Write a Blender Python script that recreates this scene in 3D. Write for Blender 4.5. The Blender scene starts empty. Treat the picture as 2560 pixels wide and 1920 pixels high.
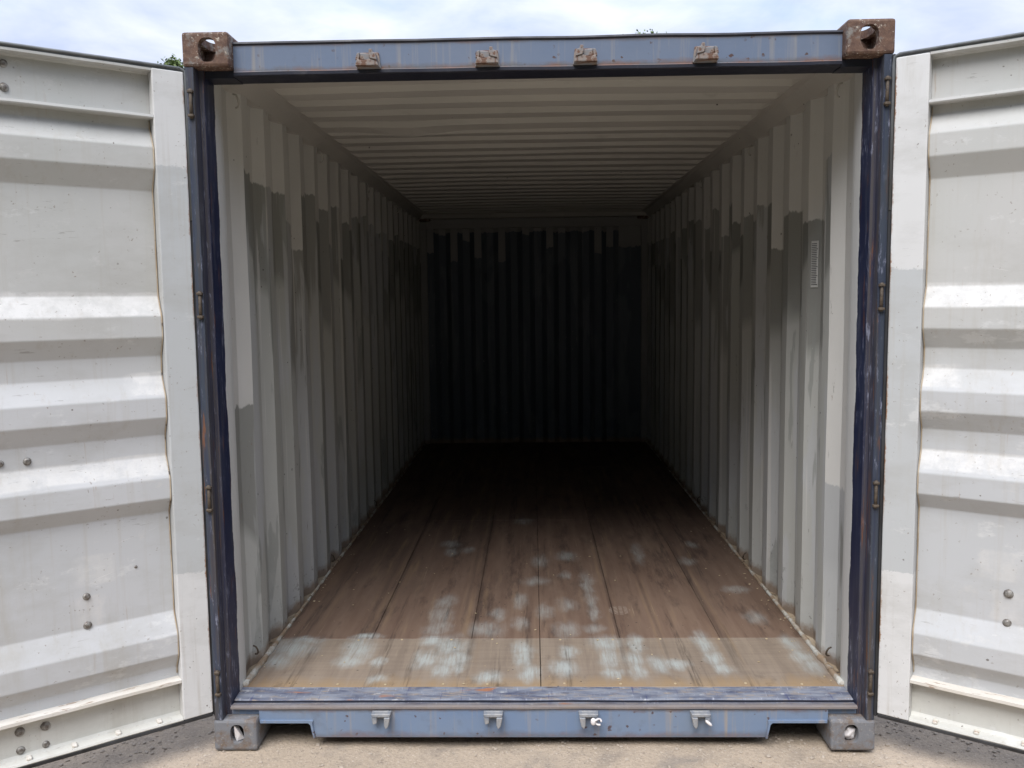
import bpy, bmesh, math, random
from mathutils import Vector, Matrix, noise as mnoise
random.seed(4)
R = math.radians
scene = bpy.context.scene
COL = scene.collection

# ------------------------------------------------------------------ camera
cam_data = bpy.data.cameras.new('camera')
cam = bpy.data.objects.new('camera', cam_data)
COL.objects.link(cam)
cam.location = (-0.0178, -3.0628, 1.6565)
cam.rotation_euler = (1.47502976, 0.01218344, 0.02346302)
cam_data.sensor_width = 36
cam_data.lens = 30.537
cam_data.clip_start = 0.05
cam_data.clip_end = 2000
scene.camera = cam

# ------------------------------------------------------------------ node helper
class G:
    """small helper that writes shader node expressions"""
    def __init__(self, nt):
        self.nt = nt
        nt.nodes.clear()
    def node(self, t, **kw):
        n = self.nt.nodes.new(t)
        for k, v in kw.items():
            setattr(n, k, v)
        return n
    def put(self, sock, v):
        if hasattr(v, 'is_output'):
            self.nt.links.new(v, sock)
        elif v is not None:
            if isinstance(v, (tuple, list)) and len(v) == 3 and sock.type == 'RGBA':
                v = (*v, 1)
            sock.default_value = v
    def m(self, op, a, b=None, c=None, clamp=False):
        n = self.node('ShaderNodeMath', operation=op, use_clamp=clamp)
        for i, v in enumerate((a, b, c)):
            self.put(n.inputs[i], v)
        return n.outputs[0]
    def vm(self, op, a, b=None):
        n = self.node('ShaderNodeVectorMath', operation=op)
        self.put(n.inputs[0], a)
        if b is not None:
            self.put(n.inputs[1], b)
        return n.outputs['Value'] if op in ('LENGTH', 'DOT_PRODUCT', 'DISTANCE') else n.outputs['Vector']
    def mix(self, f, a, b, mode='MIX'):
        n = self.node('ShaderNodeMix', data_type='RGBA', blend_type=mode)
        self.put(n.inputs[0], f); self.put(n.inputs[6], a); self.put(n.inputs[7], b)
        return n.outputs[2]
    def noise(self, v, scale=1.0, detail=3.0, rough=.55, dist=0.0, color=False):
        n = self.node('ShaderNodeTexNoise')
        self.put(n.inputs['Vector'], v)
        for k, x in (('Scale', scale), ('Detail', detail), ('Roughness', rough), ('Distortion', dist)):
            self.put(n.inputs[k], x)
        return n.outputs['Color' if color else 'Fac']
    def voro(self, v, scale, feature='F1', out='Distance', rnd=1.0):
        n = self.node('ShaderNodeTexVoronoi', feature=feature)
        self.put(n.inputs['Vector'], v); self.put(n.inputs['Scale'], scale); self.put(n.inputs['Randomness'], rnd)
        return n.outputs[out]
    def mr(self, v, a, b, c=0.0, d=1.0, smooth=False):
        n = self.node('ShaderNodeMapRange', clamp=True)
        if smooth: n.interpolation_type = 'SMOOTHSTEP'
        for i, x in enumerate((v, a, b, c, d)):
            self.put(n.inputs[i], x)
        return n.outputs[0]
    def obj(self):
        return self.node('ShaderNodeTexCoord').outputs['Object']
    def sep(self, v):
        n = self.node('ShaderNodeSeparateXYZ'); self.put(n.inputs[0], v)
        return n.outputs[0], n.outputs[1], n.outputs[2]
    def comb(self, x, y, z):
        n = self.node('ShaderNodeCombineXYZ')
        for i, v in enumerate((x, y, z)): self.put(n.inputs[i], v)
        return n.outputs[0]
    def sc(self, v, s):
        return self.vm('MULTIPLY', v, s)
    def attr(self, name):
        return self.node('ShaderNodeAttribute', attribute_name=name).outputs['Fac']
    def inv(self, v):
        return self.m('SUBTRACT', 1.0, v)
    def mul(self, a, b): return self.m('MULTIPLY', a, b)
    def add(self, a, b): return self.m('ADD', a, b)
    def mx(self, a, b): return self.m('MAXIMUM', a, b)
    def bump(self, h, strength=.3, dist=.002):
        n = self.node('ShaderNodeBump')
        self.put(n.inputs['Strength'], strength); self.put(n.inputs['Distance'], dist); self.put(n.inputs['Height'], h)
        return n.outputs[0]
    def out(self, color, rough=.6, metal=0.0, normal=None, spec=.5):
        p = self.node('ShaderNodeBsdfPrincipled')
        self.put(p.inputs['Base Color'], color); self.put(p.inputs['Roughness'], rough)
        self.put(p.inputs['Metallic'], metal); self.put(p.inputs['Specular IOR Level'], spec)
        if normal is not None: self.put(p.inputs['Normal'], normal)
        o = self.node('ShaderNodeOutputMaterial')
        self.nt.links.new(p.outputs[0], o.inputs[0])
        return p

def srgb(r, g, b):
    f = lambda c: (c / 255 / 12.92) if c / 255 <= .04045 else ((c / 255 + .055) / 1.055) ** 2.4
    return (f(r), f(g), f(b))

# ------------------------------------------------------------------ world
SKY_STRENGTH = 0.10
world = bpy.data.worlds.new('World')
scene.world = world
world.use_nodes = True
g = G(world.node_tree)
SUN_EL, SUN_AZ = R(54), R(196)       # azimuth measured from +Y, clockwise seen from above
sky = g.node('ShaderNodeTexSky', sky_type='NISHITA', sun_disc=False)
sky.sun_elevation = SUN_EL
sky.sun_rotation = SUN_AZ
sky.air_density = 1.0; sky.dust_density = 1.5
d = g.node('ShaderNodeTexCoord').outputs['Generated']
dx, dy, dz = g.sep(d)
zc = g.m('MAXIMUM', dz, 0.0)
den = g.add(zc, .22)
flat = g.comb(g.m('DIVIDE', dx, den), g.m('DIVIDE', dy, den), 0.0)
n1 = g.noise(flat, 1.35, 6, .55, .25)
n2 = g.noise(g.vm('ADD', flat, (7.3, 2.1, 0)), 3.4, 5, .55, .3)
cover = g.mr(n1, .32, .54, .45, 1.0, True)
lum = g.mul(g.add(.66, g.mul(zc, 1.33)), g.mr(n2, .25, .75, .92, 1.08))       # an overcast sky brightens towards the zenith
cl = g.mix(g.mr(n2, .35, .65), (.62, .705, .93), (.82, .865, .98))
K = .49 / SKY_STRENGTH
cl = g.sc(cl, (K, K, K))
ln = g.node('ShaderNodeCombineXYZ'); 
for i in range(3): g.put(ln.inputs[i], lum)
cl = g.vm('MULTIPLY', cl, ln.outputs[0])
mixc = g.mix(cover, sky.outputs[0], cl)
bg = g.node('ShaderNodeBackground')
g.put(bg.inputs[0], mixc); bg.inputs[1].default_value = SKY_STRENGTH
wo = g.node('ShaderNodeOutputWorld'); g.nt.links.new(bg.outputs[0], wo.inputs[0])

# ------------------------------------------------------------------ sun (veiled by thin cloud)
sd = bpy.data.lights.new('sun', 'SUN')
sd.energy = 1.5; sd.angle = R(36); sd.color = (1, .97, .93)
sun = bpy.data.objects.new('sun', sd); COL.objects.link(sun)
to_sun = Vector((math.sin(SUN_AZ) * math.cos(SUN_EL), math.cos(SUN_AZ) * math.cos(SUN_EL), math.sin(SUN_EL)))
sun.rotation_euler = to_sun.to_track_quat('Z', 'Y').to_euler()
sun.location = to_sun * 30

scene.view_settings.view_transform = 'Standard'
scene.view_settings.look = 'None'
scene.view_settings.exposure = 1.22
scene.cycles.max_bounces = 8
scene.cycles.diffuse_bounces = 2
scene.cycles.glossy_bounces = 2
scene.view_settings.gamma = 1.0
scene.view_settings.use_curve_mapping = False

# ------------------------------------------------------------------ materials
def mat(name):
    m = bpy.data.materials.new(name)
    m.use_nodes = True
    return m, G(m.node_tree)

def specks(g, P, scale, thr, soft=.04):
    """small scattered spots: 1 inside a spot"""
    dd = g.voro(g.vm('ADD', P, g.sc(g.noise(P, scale * 1.7, 2, .5, 0, True), (.02, .02, .02))), scale)
    gate = g.mr(g.noise(P, scale * .31, 2), .52, .60)
    return g.mul(g.mr(dd, thr, thr + soft, 1.0, 0.0), gate)

# faded blue paint of the end frame
def blue_paint(name, base, dark, streak, rust_amt, streak_amt, bands=()):
    m, g = mat(name)
    P = g.obj()
    big = g.noise(P, 3.0, 4, .6)
    c = g.mix(g.mr(big, .3, .7), base, dark)
    st = g.noise(g.sc(P, (26, 26, 1.1)), 1.0, 3, .6)
    st2 = g.noise(g.sc(P, (70, 70, 3.0)), 1.0, 4, .65)
    c = g.mix(g.mul(g.mr(st, .56, .70), streak_amt), c, streak)
    c = g.mix(g.mul(g.mr(st2, .6, .72), streak_amt * .55), c, (.30, .28, .25))
    grime = g.noise(P, 9, 5, .65)
    c = g.mix(g.mr(grime, .60, .82, 0, .55), c, (.10, .10, .105))
    rs = specks(g, P, 34, .16, .05)
    c = g.mix(g.mul(rs, rust_amt), c, (.075, .032, .018))
    rn = g.noise(g.sc(P, (1, 1, 2.2)), 7, 6, .7)
    c = g.mix(g.mul(g.mr(rn, .66, .72), rust_amt * .8), c, (.13, .055, .03))
    px, py, pz = g.sep(P)
    for z0, z1, amt in bands:            # rubbed and rusty margins of the beam
        w = g.add(pz, g.mul(g.m('SUBTRACT', g.noise(g.sc(P, (9, 9, 14)), 1.0, 6, .72), .5), abs(z1 - z0) * 2.6))
        k = g.mr(w, z0, z1)
        c = g.mix(g.mul(k, amt), c, g.mix(g.mr(g.noise(g.sc(P, (1, 1, 3)), 12, 5, .7), .42, .58), (.105, .095, .09), (.17, .085, .05)))
    g.out(c, g.mr(grime, .3, .7, .42, .65), 0, g.bump(g.noise(P, 60, 3), .12, .002))
    return m

M_header = blue_paint('faded_blue_header_paint', (.120, .162, .245), (.145, .178, .245), (.30, .27, .235), .9, .6, ((2.484, 2.466, .85), (2.546, 2.556, .6)))
M_navy = blue_paint('dark_navy_paint', (.010, .012, .024), (.016, .018, .032), (.05, .045, .04), .3, .08)  # near-black navy for the header's underside, lips and the threshold's front face
M_sill = blue_paint('faded_blue_sill_paint', (.155, .225, .355), (.19, .245, .335), (.32, .285, .25), .8, .8, ((.062, .040, .55), (.130, .146, .75)))
M_blue_out = blue_paint('blue_outside_paint', (.09, .14, .26), (.12, .17, .28), (.2, .2, .2), .7, .4)

# scraped threshold plate
m, g = mat('scraped_threshold_paint'); M_thresh = m
P = g.obj(); px, py, pz = g.sep(P)
a = g.noise(g.sc(P, (7, 28, 25)), 1.0, 6, .7)
b = g.noise(g.sc(P, (14, 60, 40)), 1.0, 4, .7)
c = g.mix(g.mr(a, .36, .58), (.085, .098, .150), (.235, .255, .305))
c = g.mix(g.mr(b, .52, .66, 0, .75), c, (.33, .27, .21))
c = g.mix(g.mr(g.noise(g.sc(P, (.4, 1, 1)), 23, 4, .7), .64, .70, 0, .7), c, (.52, .53, .54))
c = g.mix(g.mul(g.mr(g.noise(g.sc(P, (6, 1.2, 1)), 18, 5, .75), .58, .66), .65), c, (.42, .44, .50))
c = g.mix(g.mr(g.noise(g.sc(P, (60, 4, 4)), 1.0, 4, .7), .62, .68, 0, .6), c, (.05, .06, .16))
fr = g.mr(g.add(py, g.mul(g.m('SUBTRACT', g.noise(P, 12, 3), .5), .03)), .035, .075, .75, 0)
c = g.mix(fr, c, (.23, .19, .165))
c = g.mix(g.mr(g.noise(g.sc(P, (3, 20, 10)), 1.0, 5, .65), .62, .72), c, (.075, .055, .05))
c = g.mix(g.mul(g.mr(g.noise(g.sc(P, (2.2, 9, 1)), 2.0, 3), .66, .72), .8), c, (.40, .16, .06))
g.out(c, .5, 0, g.bump(a, .35, .003))

# corner posts: navy, dusty grey front edges, white overspray at the inner edge
m, g = mat('navy_post_paint'); M_post = m
P = g.obj(); px, py, pz = g.sep(P); ax = g.m('ABSOLUTE', px)
st = g.noise(g.sc(P, (120, 60, 2.2)), 1.0, 4, .65)
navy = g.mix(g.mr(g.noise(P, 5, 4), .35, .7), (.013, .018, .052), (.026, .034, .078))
c = g.mix(g.mr(st, .50, .72, 0, .8), navy, (.075, .085, .11))
front = g.mr(py, .030, .020)                                   # outer flange carries dust and old grey-blue paint
dust = g.mix(g.mr(g.noise(g.sc(P, (30, 30, 1.6)), 1.0, 4, .6), .50, .66), (.046, .057, .080), (.080, .064, .050))
c = g.mix(g.mul(front, g.mr(st, .38, .55, .5, 1)), c, dust)
step = g.mul(g.mr(ax, 1.185, 1.180), g.mr(ax, 1.163, 1.167))
stp = g.mul(step, g.mr(py, .056, .052))
c = g.mix(g.mul(stp, g.mr(st, .35, .6, .2, .85)), c, (.085, .075, .075))
scr = g.mul(g.mr(g.noise(g.sc(P, (70, 70, 14)), 1.0, 5, .75), .56, .66), g.mr(g.noise(P, 2.3, 2), .38, .56))
c = g.mix(g.mul(scr, .75), c, (.30, .32, .42))
rn = g.noise(g.sc(P, (40, 40, 3)), 1.0, 5, .7)
c = g.mix(g.mr(rn, .60, .66, 0, .9), c, (.17, .075, .04))
wz = g.mul(g.m('SUBTRACT', g.noise(g.comb(0.0, 0.0, pz), 2.6, 3, .6), .5), .075)
white = g.mr(g.m('SUBTRACT', g.add(py, wz), g.mul(g.m('SUBTRACT', g.noise(P, 60, 3), .5), .008)), .138, .141)
c = g.mix(white, c, (.68, .68, .66))
g.out(c, .45, 0, g.bump(st, .15, .002))

# rusty corner castings
def casting_mat(name, rust, rust2, paint, lo, hi, fleck):
    m, g = mat(name)
    P = g.obj()
    a = g.noise(P, 14, 6, .65)
    b = g.noise(P, 45, 5, .7)
    c = g.mix(g.mr(b, .35, .68), rust, rust2)
    c = g.mix(g.mr(g.add(a, g.mul(g.m('SUBTRACT', b, .5), .35)), lo, hi), c, paint)
    fl = g.mul(g.mr(g.noise(P, 70, 4, .75), .57, .62), g.mr(g.noise(P, 17, 3), .44, .52))
    c = g.mix(g.mul(fl, fleck), c, (.46, .40, .33))
    g.out(c, .75, 0, g.bump(g.add(b, g.mul(a, .5)), .6, .004))
    return m
M_cast_top = casting_mat('rusty_casting', (.085, .046, .034), (.175, .10, .066), (.20, .185, .17), .54, .64, .95)
M_cast_low = casting_mat('worn_blue_casting', (.15, .11, .085), (.20, .155, .12), (.185, .19, .205), .36, .52, .35)

# painted interior sheet: light paint on top, grey repaint below a cut that differs from rib to rib
def interior(name, light, grey, grey2, ghost=1.0):
    m, g = mat(name)
    P = g.obj(); px, py, pz = g.sep(P)
    cut = g.attr('cut'); tone = g.attr('tone')
    edge = g.mul(g.m('SUBTRACT', g.noise(g.sc(P, (16, 16, 5)), 1.0, 4, .6), .5), .09)
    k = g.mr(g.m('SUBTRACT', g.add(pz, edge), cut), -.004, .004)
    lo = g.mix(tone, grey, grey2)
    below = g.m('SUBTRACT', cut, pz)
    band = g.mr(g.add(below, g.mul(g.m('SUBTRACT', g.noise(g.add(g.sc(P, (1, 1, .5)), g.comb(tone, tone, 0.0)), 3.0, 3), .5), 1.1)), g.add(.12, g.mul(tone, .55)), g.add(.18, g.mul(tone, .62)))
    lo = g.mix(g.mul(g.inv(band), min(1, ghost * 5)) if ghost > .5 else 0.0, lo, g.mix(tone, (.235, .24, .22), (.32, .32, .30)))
    patch = g.mr(g.noise(g.add(g.noise(g.sc(P, (3, 3, .55)), 1.0, 3), tone), 9.0, 1), .46, .50)
    n = g.noise(g.sc(P, (5, 5, .8)), 1.0, 4, .55, .4)
    lo = g.mix(g.mr(n, .54, .57, 0, .75 * ghost), lo, (.50, .51, .515))
    lo = g.mix(g.mr(g.noise(g.sc(P, (9, 9, 1.3)), 1.0, 4, .55, .6), .60, .62, 0, .7 * ghost), lo, (.30, .31, .29))
    lt = g.mix(g.mr(g.noise(P, 2.2, 3), .3, .7), light, tuple(x * .9 for x in light))
    c = g.mix(k, lo, lt)
    # second coat patches, a hand-rolled light streak down some ribs
    stz = g.mul(g.mr(g.noise(g.sc(P, (22, 22, .45)), 1.0, 2, .5), .64, .66), .55 * ghost)
    c = g.mix(stz, c, light)
    low = g.mr(g.add(pz, g.mul(g.m('SUBTRACT', g.noise(P, 7, 5, .7), .5), .5)), .50, .22)
    c = g.mix(g.mul(low, g.mr(g.noise(P, 13, 5, .7), .45, .62, 0, .55 * ghost)), c, (.52, .53, .51))
    c = g.mix(g.mul(low, g.mul(g.mr(g.noise(P, 20, 6, .75), .60, .66), .9)), c, (.085, .075, .065))
    foot = g.mr(g.add(pz, g.mul(g.m('SUBTRACT', g.noise(P, 14, 5, .7), .5), .12)), .225, .185)
    c = g.mix(g.mul(foot, .85), c, (.25, .175, .12))
    scr = g.mul(g.mr(g.noise(g.sc(P, (60, 60, 22)), 1.0, 4, .8), .66, .69), g.mr(g.noise(P, 1.7, 2), .5, .62))
    c = g.mix(g.mul(scr, .8), c, (.60, .60, .58))
    sc2 = g.mul(g.mr(g.noise(g.sc(P, (45, 45, 7)), 1.0, 5, .75), .63, .68), g.mr(g.noise(P, 2.9, 3), .46, .60))
    c = g.mix(g.mul(sc2, .75 * ghost), c, (.16, .145, .13))
    rst = g.mul(g.mr(g.noise(g.sc(P, (24, 24, 9)), 1.0, 5, .72), .66, .70), g.mr(g.noise(P, 1.9, 3), .50, .62))
    c = g.mix(g.mul(rst, .8 * ghost), c, (.20, .095, .05))
    sp = specks(g, P, 16, .055, .02)
    c = g.mix(g.mul(sp, .9), c, (.03, .025, .02))
    g.out(c, .55, 0, g.bump(g.noise(P, 30, 3), .08, .002))
    return m
M_in = interior('light_and_grey_interior_paint', (.65, .64, .61), (.43, .435, .405), (.52, .525, .50))
M_front = interior('darkened_end_wall_paint', (.34, .33, .33), (.085, .105, .135), (.10, .12, .15), .12)  # darker copy of the wall paint; the dim far end is in its colour
m, g = mat('roof_underside_paint'); M_roof = m
P = g.obj()
c = g.mix(g.mr(g.noise(P, 1.6, 4), .3, .7), (.50, .48, .44), (.43, .415, .385))
c = g.mix(g.mr(g.noise(g.sc(P, (1, 5, 1)), 6, 5, .7), .60, .75, 0, .4), c, (.25, .23, .20))
c = g.mix(g.mul(specks(g, P, 13, .05, .02), .95), c, (.035, .025, .02))
g.out(c, .6)

# white inside paint of the doors; local x runs out from the hinge, z is up
def door_paint(name, seed, stile_cut):
    m, g = mat(name)
    P0 = g.obj(); px, py, pz = g.sep(P0)
    P = g.vm('ADD', P0, (seed, seed * .7, seed * 1.3))
    ax = g.m('ABSOLUTE', px)
    warm = g.mix(g.mr(g.noise(P, 1.7, 3), .35, .65), (.50, .505, .485), (.535, .53, .515))
    grey = g.mix(g.mr(g.noise(P, 2.0, 3), .35, .65), (.51, .52, .53), (.555, .56, .57))
    white = (.70, .69, .675)
    nb = g.m('SUBTRACT', g.noise(g.sc(P, (4, 4, 9)), 1.0, 5, .6), .5)
    lowmix = g.mr(g.add(pz, g.mul(nb, .25)), 1.30, 1.62, 0, 1)
    c = g.mix(lowmix, grey, warm)
    c = g.mix(g.mr(pz, .30, .28), c, (.60, .595, .555))  # ground bounce light put into the colour of the door's foot
    # rolled-on touch-up coats with ragged edges
    for z0, z1, col, x0, x1 in ((1.615, 1.70, white, .10, 1.1), (1.06, 1.13, white, .10, 1.1), (1.345, 1.42, white, .10, .22),
                                (.70, .80, (.66, .65, .63), .30, .42), (.56, .665, (.66, .64, .62), .345, .425)):
        e = g.mul(nb, .035)
        a = g.mul(g.mr(g.add(pz, e), z0 - .004, z0 + .004), g.mr(g.add(pz, e), z1 + .004, z1 - .004))
        e2 = g.mul(g.m('SUBTRACT', g.noise(P, 26, 5, .7), .5), .07)
        b = g.mul(g.mr(g.add(ax, e2), x0 - .01, x0 + .01), g.mr(g.add(ax, e2), x1 + .02, x1 - .02))
        c = g.mix(g.mul(g.mul(g.mul(a, b), g.mr(g.noise(P, 19, 5, .7), .36, .56, .25, 1)), .8 if z0 > .9 else .5), c, col)
    c = g.mix(g.mul(g.mr(g.noise(g.sc(P, (8, 8, 12)), 1.0, 5, .7), .61, .68), .5), c, (.60, .59, .575))
    # hinge stile: white above, grey repaint, bare white foot
    on = g.mr(ax, .1075, .1055)
    e3 = g.add(g.mul(nb, .05), g.mul(g.m('SUBTRACT', g.noise(P, 38, 5, .75), .5), .045))
    seg = g.mul(g.mr(g.add(pz, e3), stile_cut + .003, stile_cut - .003), g.mr(g.add(pz, e3), .685, .69))
    sc_ = g.mix(seg, g.mix(g.mr(g.noise(P, 3, 3), .35, .65), (.65, .65, .645), (.68, .68, .675)), (.50, .515, .52))
    c = g.mix(on, c, sc_)
    strk = g.mr(g.noise(g.sc(P, (34, 34, 1.3)), 1.0, 4, .65), .56, .74, 0, .34)
    c = g.mix(strk, c, (.42, .38, .32))
    # chips and rust at the stile's outer edge and foot
    ed = g.mul(g.mr(g.add(ax, g.mul(g.m('SUBTRACT', g.noise(P, 55, 5, .75), .5), .022)), .006, .002), g.mr(g.noise(P, 5, 3), .45, .58))
    c = g.mix(ed, c, (.27, .13, .06))
    ft = g.mul(g.mr(pz, .62, .18, 0, 1), g.mr(g.noise(P, 70, 4, .7), .655, .69))
    c = g.mix(g.mul(ft, on), c, (.09, .065, .045))
    drip = g.mul(g.mr(g.noise(g.sc(P, (60, 60, 5)), 1.0, 4, .7), .68, .72), g.mr(pz, .32, .16))
    c = g.mix(g.mul(drip, .8), c, (.30, .13, .06))
    c = g.mix(g.mul(specks(g, P, 21, .055, .02), .8), c, (.13, .11, .095))
    sm = g.mr(g.noise(g.sc(P, (2.2, 2.2, 5)), 1.0, 6, .7), .48, .70, 0, .42)
    c = g.mix(sm, c, (.37, .36, .33))
    c = g.mix(g.mr(g.noise(g.sc(P, (5, 5, .9)), 1.0, 6, .7), .56, .72, 0, .4), c, (.40, .37, .31))
    c = g.mix(g.mr(g.noise(g.vm('ADD', g.sc(P, (3, 3, 6)), (4, 4, 4)), 1.0, 6, .75), .58, .64, 0, .45), c, (.70, .70, .69))
    scr = g.mr(g.noise(g.vm('ADD', g.sc(P, (7, 7, 150)), g.sc(g.comb(pz, px, px), (14, 0, 40))), 1.0, 3, .6), .70, .73)
    c = g.mix(g.mul(scr, g.mul(g.mr(g.noise(P, 3.1, 2), .52, .6), .7)), c, (.72, .71, .70))
    c = g.mix(g.mul(specks(g, g.vm('ADD', P, (3, 1, 2)), 55, .12, .04), .55), c, (.20, .15, .11))
    hs = g.mul(g.mr(g.noise(g.sc(P, (12, 12, 120)), 1.0, 4, .75), .64, .69), g.mr(g.noise(P, 2.6, 2), .48, .60))
    c = g.mix(g.mul(hs, .7), c, (.22, .20, .185))
    vr = g.mul(g.mr(g.noise(g.sc(P, (75, 75, 3.2)), 1.0, 4, .7), .66, .71), g.mr(g.noise(P, 2.2, 3), .50, .62))
    c = g.mix(g.mul(vr, .5), c, (.34, .21, .12))
    g.out(c, .62, 0, g.bump(g.noise(P, 40, 4), .1, .002), .35)
    return m
M_door = (door_paint('white_door_paint', 0.0, 2.135), door_paint('pale_grey_door_paint', 5.3, 1.75))

# cream rust-edged flanges of the doors' cross members
m, g = mat('cream_flange_paint'); M_flange = m
P = g.obj(); px, py, pz = g.sep(P)
c = g.mix(g.mr(g.noise(P, 6, 4), .35, .65), (.66, .62, .55), (.72, .69, .64))
c = g.mix(g.mul(g.mr(g.noise(g.sc(P, (9, 60, 40)), 1.0, 5, .7), .58, .64), .8), c, (.26, .14, .07))
g.out(c, .5)

m, g = mat('black_rubber'); M_rubber = m
P = g.obj()
c = g.mix(g.mr(g.noise(g.sc(P, (9, 9, 3)), 1.0, 4, .6), .4, .7), (.012, .012, .013), (.05, .052, .056))
g.out(c, .55, 0, g.bump(g.noise(P, 90, 3), .2, .001))
m, g = mat('weathered_grey_rubber'); M_rubber2 = m
P = g.obj()
c = g.mix(g.mr(g.noise(g.sc(P, (9, 9, 3)), 1.0, 4, .6), .35, .7), (.10, .11, .12), (.20, .21, .215))
g.out(c, .6)
m, g = mat('tan_sealant'); M_seal = m
P = g.obj()
c = g.mix(g.mr(g.noise(P, 8, 4, .65), .35, .65), (.33, .24, .15), (.52, .44, .33))
c = g.mix(g.mr(g.noise(P, 15, 4, .7), .60, .66), c, (.10, .075, .055))
g.out(c, .7)
m, g = mat('crumbling_white_sealant'); M_caulk = m
P = g.obj()
c = g.mix(g.mr(g.noise(P, 9, 5, .7), .40, .56), (.52, .52, .48), (.30, .22, .15))
c = g.mix(g.mr(g.noise(P, 22, 5, .75), .58, .66), c, (.11, .07, .045))
g.out(c, .8, 0, g.bump(g.noise(P, 60, 4), .5, .004))
m, g = mat('dirty_bolt_steel'); M_bolt = m
P = g.obj()
c = g.mix(g.mr(g.noise(P, 55, 4, .7), .38, .62), (.12, .10, .085), (.34, .33, .31))
g.out(c, .5, .4, g.bump(g.noise(P, 120, 3), .4, .001))
m, g = mat('hinge_rust'); M_hinge = m
P = g.obj()
c = g.mix(g.mr(g.noise(P, 40, 4, .7), .36, .64), (.045, .035, .028), (.12, .09, .062))
g.out(c, .7, 0, g.bump(g.noise(P, 80, 3), .4, .002))
m, g = mat('worn_bracket_paint'); M_bracket = m
P = g.obj()
c = g.mix(g.mr(g.noise(P, 22, 5, .65), .42, .56), (.19, .19, .20), (.255, .205, .175))
c = g.mix(g.mr(g.noise(P, 30, 5, .7), .52, .58), c, (.13, .065, .04))
g.out(c, .6, 0, g.bump(g.noise(P, 70, 3), .15, .001))
m, g = mat('worn_light_bracket_paint'); M_bracket_low = m
P = g.obj()
c = g.mix(g.mr(g.noise(P, 22, 5, .65), .40, .56), (.20, .22, .255), (.33, .33, .33))
c = g.mix(g.mr(g.noise(P, 30, 5, .7), .60, .66), c, (.24, .12, .06))
g.out(c, .6, 0, g.bump(g.noise(P, 70, 3), .15, .001))

# plywood floor with pale overspray
SPRAY = [(-0.464,1.122,0.041,0.101),(-0.468,0.933,0.046,0.112),(-0.468,0.776,0.051,0.086),(-0.476,0.631,0.043,0.063),(-0.391,0.569,0.065,0.109),(-0.475,0.425,0.046,0.086),(-0.366,0.424,0.057,0.086),(-0.4,0.31,0.033,0.067),(-0.34,0.329,0.027,0.054),(-0.209,0.264,0.041,0.052),(-0.24,0.758,0.069,0.085),(-0.198,0.949,0.033,0.074),(-0.095,1.128,0.03,0.091),(-0.094,0.833,0.032,0.061),(0.022,0.983,0.033,0.085),(0.134,1.067,0.04,0.078),(0.125,0.755,0.047,0.076),(0.255,1.386,0.025,0.161),(0.259,1.134,0.024,0.143),(0.261,0.962,0.023,0.094),(0.247,0.771,0.041,0.05),(0.283,0.595,0.059,0.078),(0.287,0.435,0.039,0.1),(0.285,0.288,0.032,0.052),(0.118,0.5,0.035,0.059),(0.089,0.347,0.045,0.068),(-0.075,0.538,0.041,0.075),(-0.068,0.437,0.029,0.086),(-0.045,0.302,0.039,0.066),(0.414,0.572,0.029,0.092),(0.388,0.421,0.039,0.084),(0.386,0.313,0.033,0.066),(0.484,0.379,0.033,0.069),(0.551,0.379,0.045,0.041),(0.586,1.927,0.028,0.172),(0.85,1.788,0.039,0.066),(-0.533,2.151,0.051,0.061),(-0.422,2.03,0.037,0.059),(-0.518,1.989,0.033,0.072),(0.013,1.802,0.043,0.094),(0.166,1.893,0.056,0.084),(0.145,1.537,0.03,0.06),(-0.019,1.435,0.058,0.057),(-0.099,2.691,0.046,0.074),(0.934,2.123,0.025,0.06),(-1.07,0.545,0.085,0.095),(-1.04,0.64,0.07,0.04),(-1.10,0.42,0.05,0.07),(-0.785,0.527,0.06,0.103),(-0.802,0.414,0.053,0.064),(-0.771,0.665,0.055,0.036),(-0.678,0.397,0.026,0.048),(-0.646,0.234,0.037,0.043),(0.71,0.602,0.033,0.106),(0.723,0.437,0.032,0.081),(0.732,0.33,0.031,0.06),(1.08,0.583,0.033,0.087),(1.092,0.451,0.039,0.081),(1.103,0.343,0.037,0.076),(1.011,1.292,0.055,0.048),(1.013,0.897,0.04,0.071)]
m, g = mat('worn_plywood'); M_floor = m
P = g.obj(); px, py, pz = g.sep(P)
grain = g.noise(g.sc(P, (20, 1.5, 1)), 1.0, 6, .62)
fine = g.noise(g.sc(P, (110, 7, 1)), 1.0, 4, .65)
blot = g.noise(g.sc(P, (2.6, .9, 1)), 1.0, 4, .6)
cross = g.noise(g.sc(P, (3, 45, 1)), 1.0, 4, .7)
front_row = g.mr(py, .656, .654)
c = g.mix(g.mr(grain, .32, .68), (.140, .092, .070), (.205, .142, .110))
c = g.mix(g.mr(blot, .44, .70, 0, .75), c, (.080, .058, .050))
c = g.mix(g.mr(g.noise(g.sc(P, (7, 2.4, 1)), 1.0, 6, .72), .56, .72, 0, .8), c, (.062, .047, .042))
c = g.mix(g.mr(g.noise(g.vm('ADD', g.sc(P, (4, 1.1, 1)), (9, 4, 0)), 1.0, 6, .7), .58, .74, 0, .6), c, (.27, .20, .15))
oi = g.node('ShaderNodeObjectInfo').outputs['Random']
c = g.mix(g.mr(oi, 0, 1, 0, .35), c, (.10, .072, .06))
wear = g.mr(g.add(grain, g.mul(g.m('SUBTRACT', blot, .5), .5)), .60, .74, 0, .55)
c = g.mix(wear, c, (.26, .18, .105))
c = g.mix(g.mr(fine, .6, .75, 0, .35), c, (.045, .034, .03))
cf = g.mix(g.mr(g.add(grain, g.mul(g.m('SUBTRACT', cross, .5), .5)), .35, .65), (.225, .180, .143), (.29, .235, .185))
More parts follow.
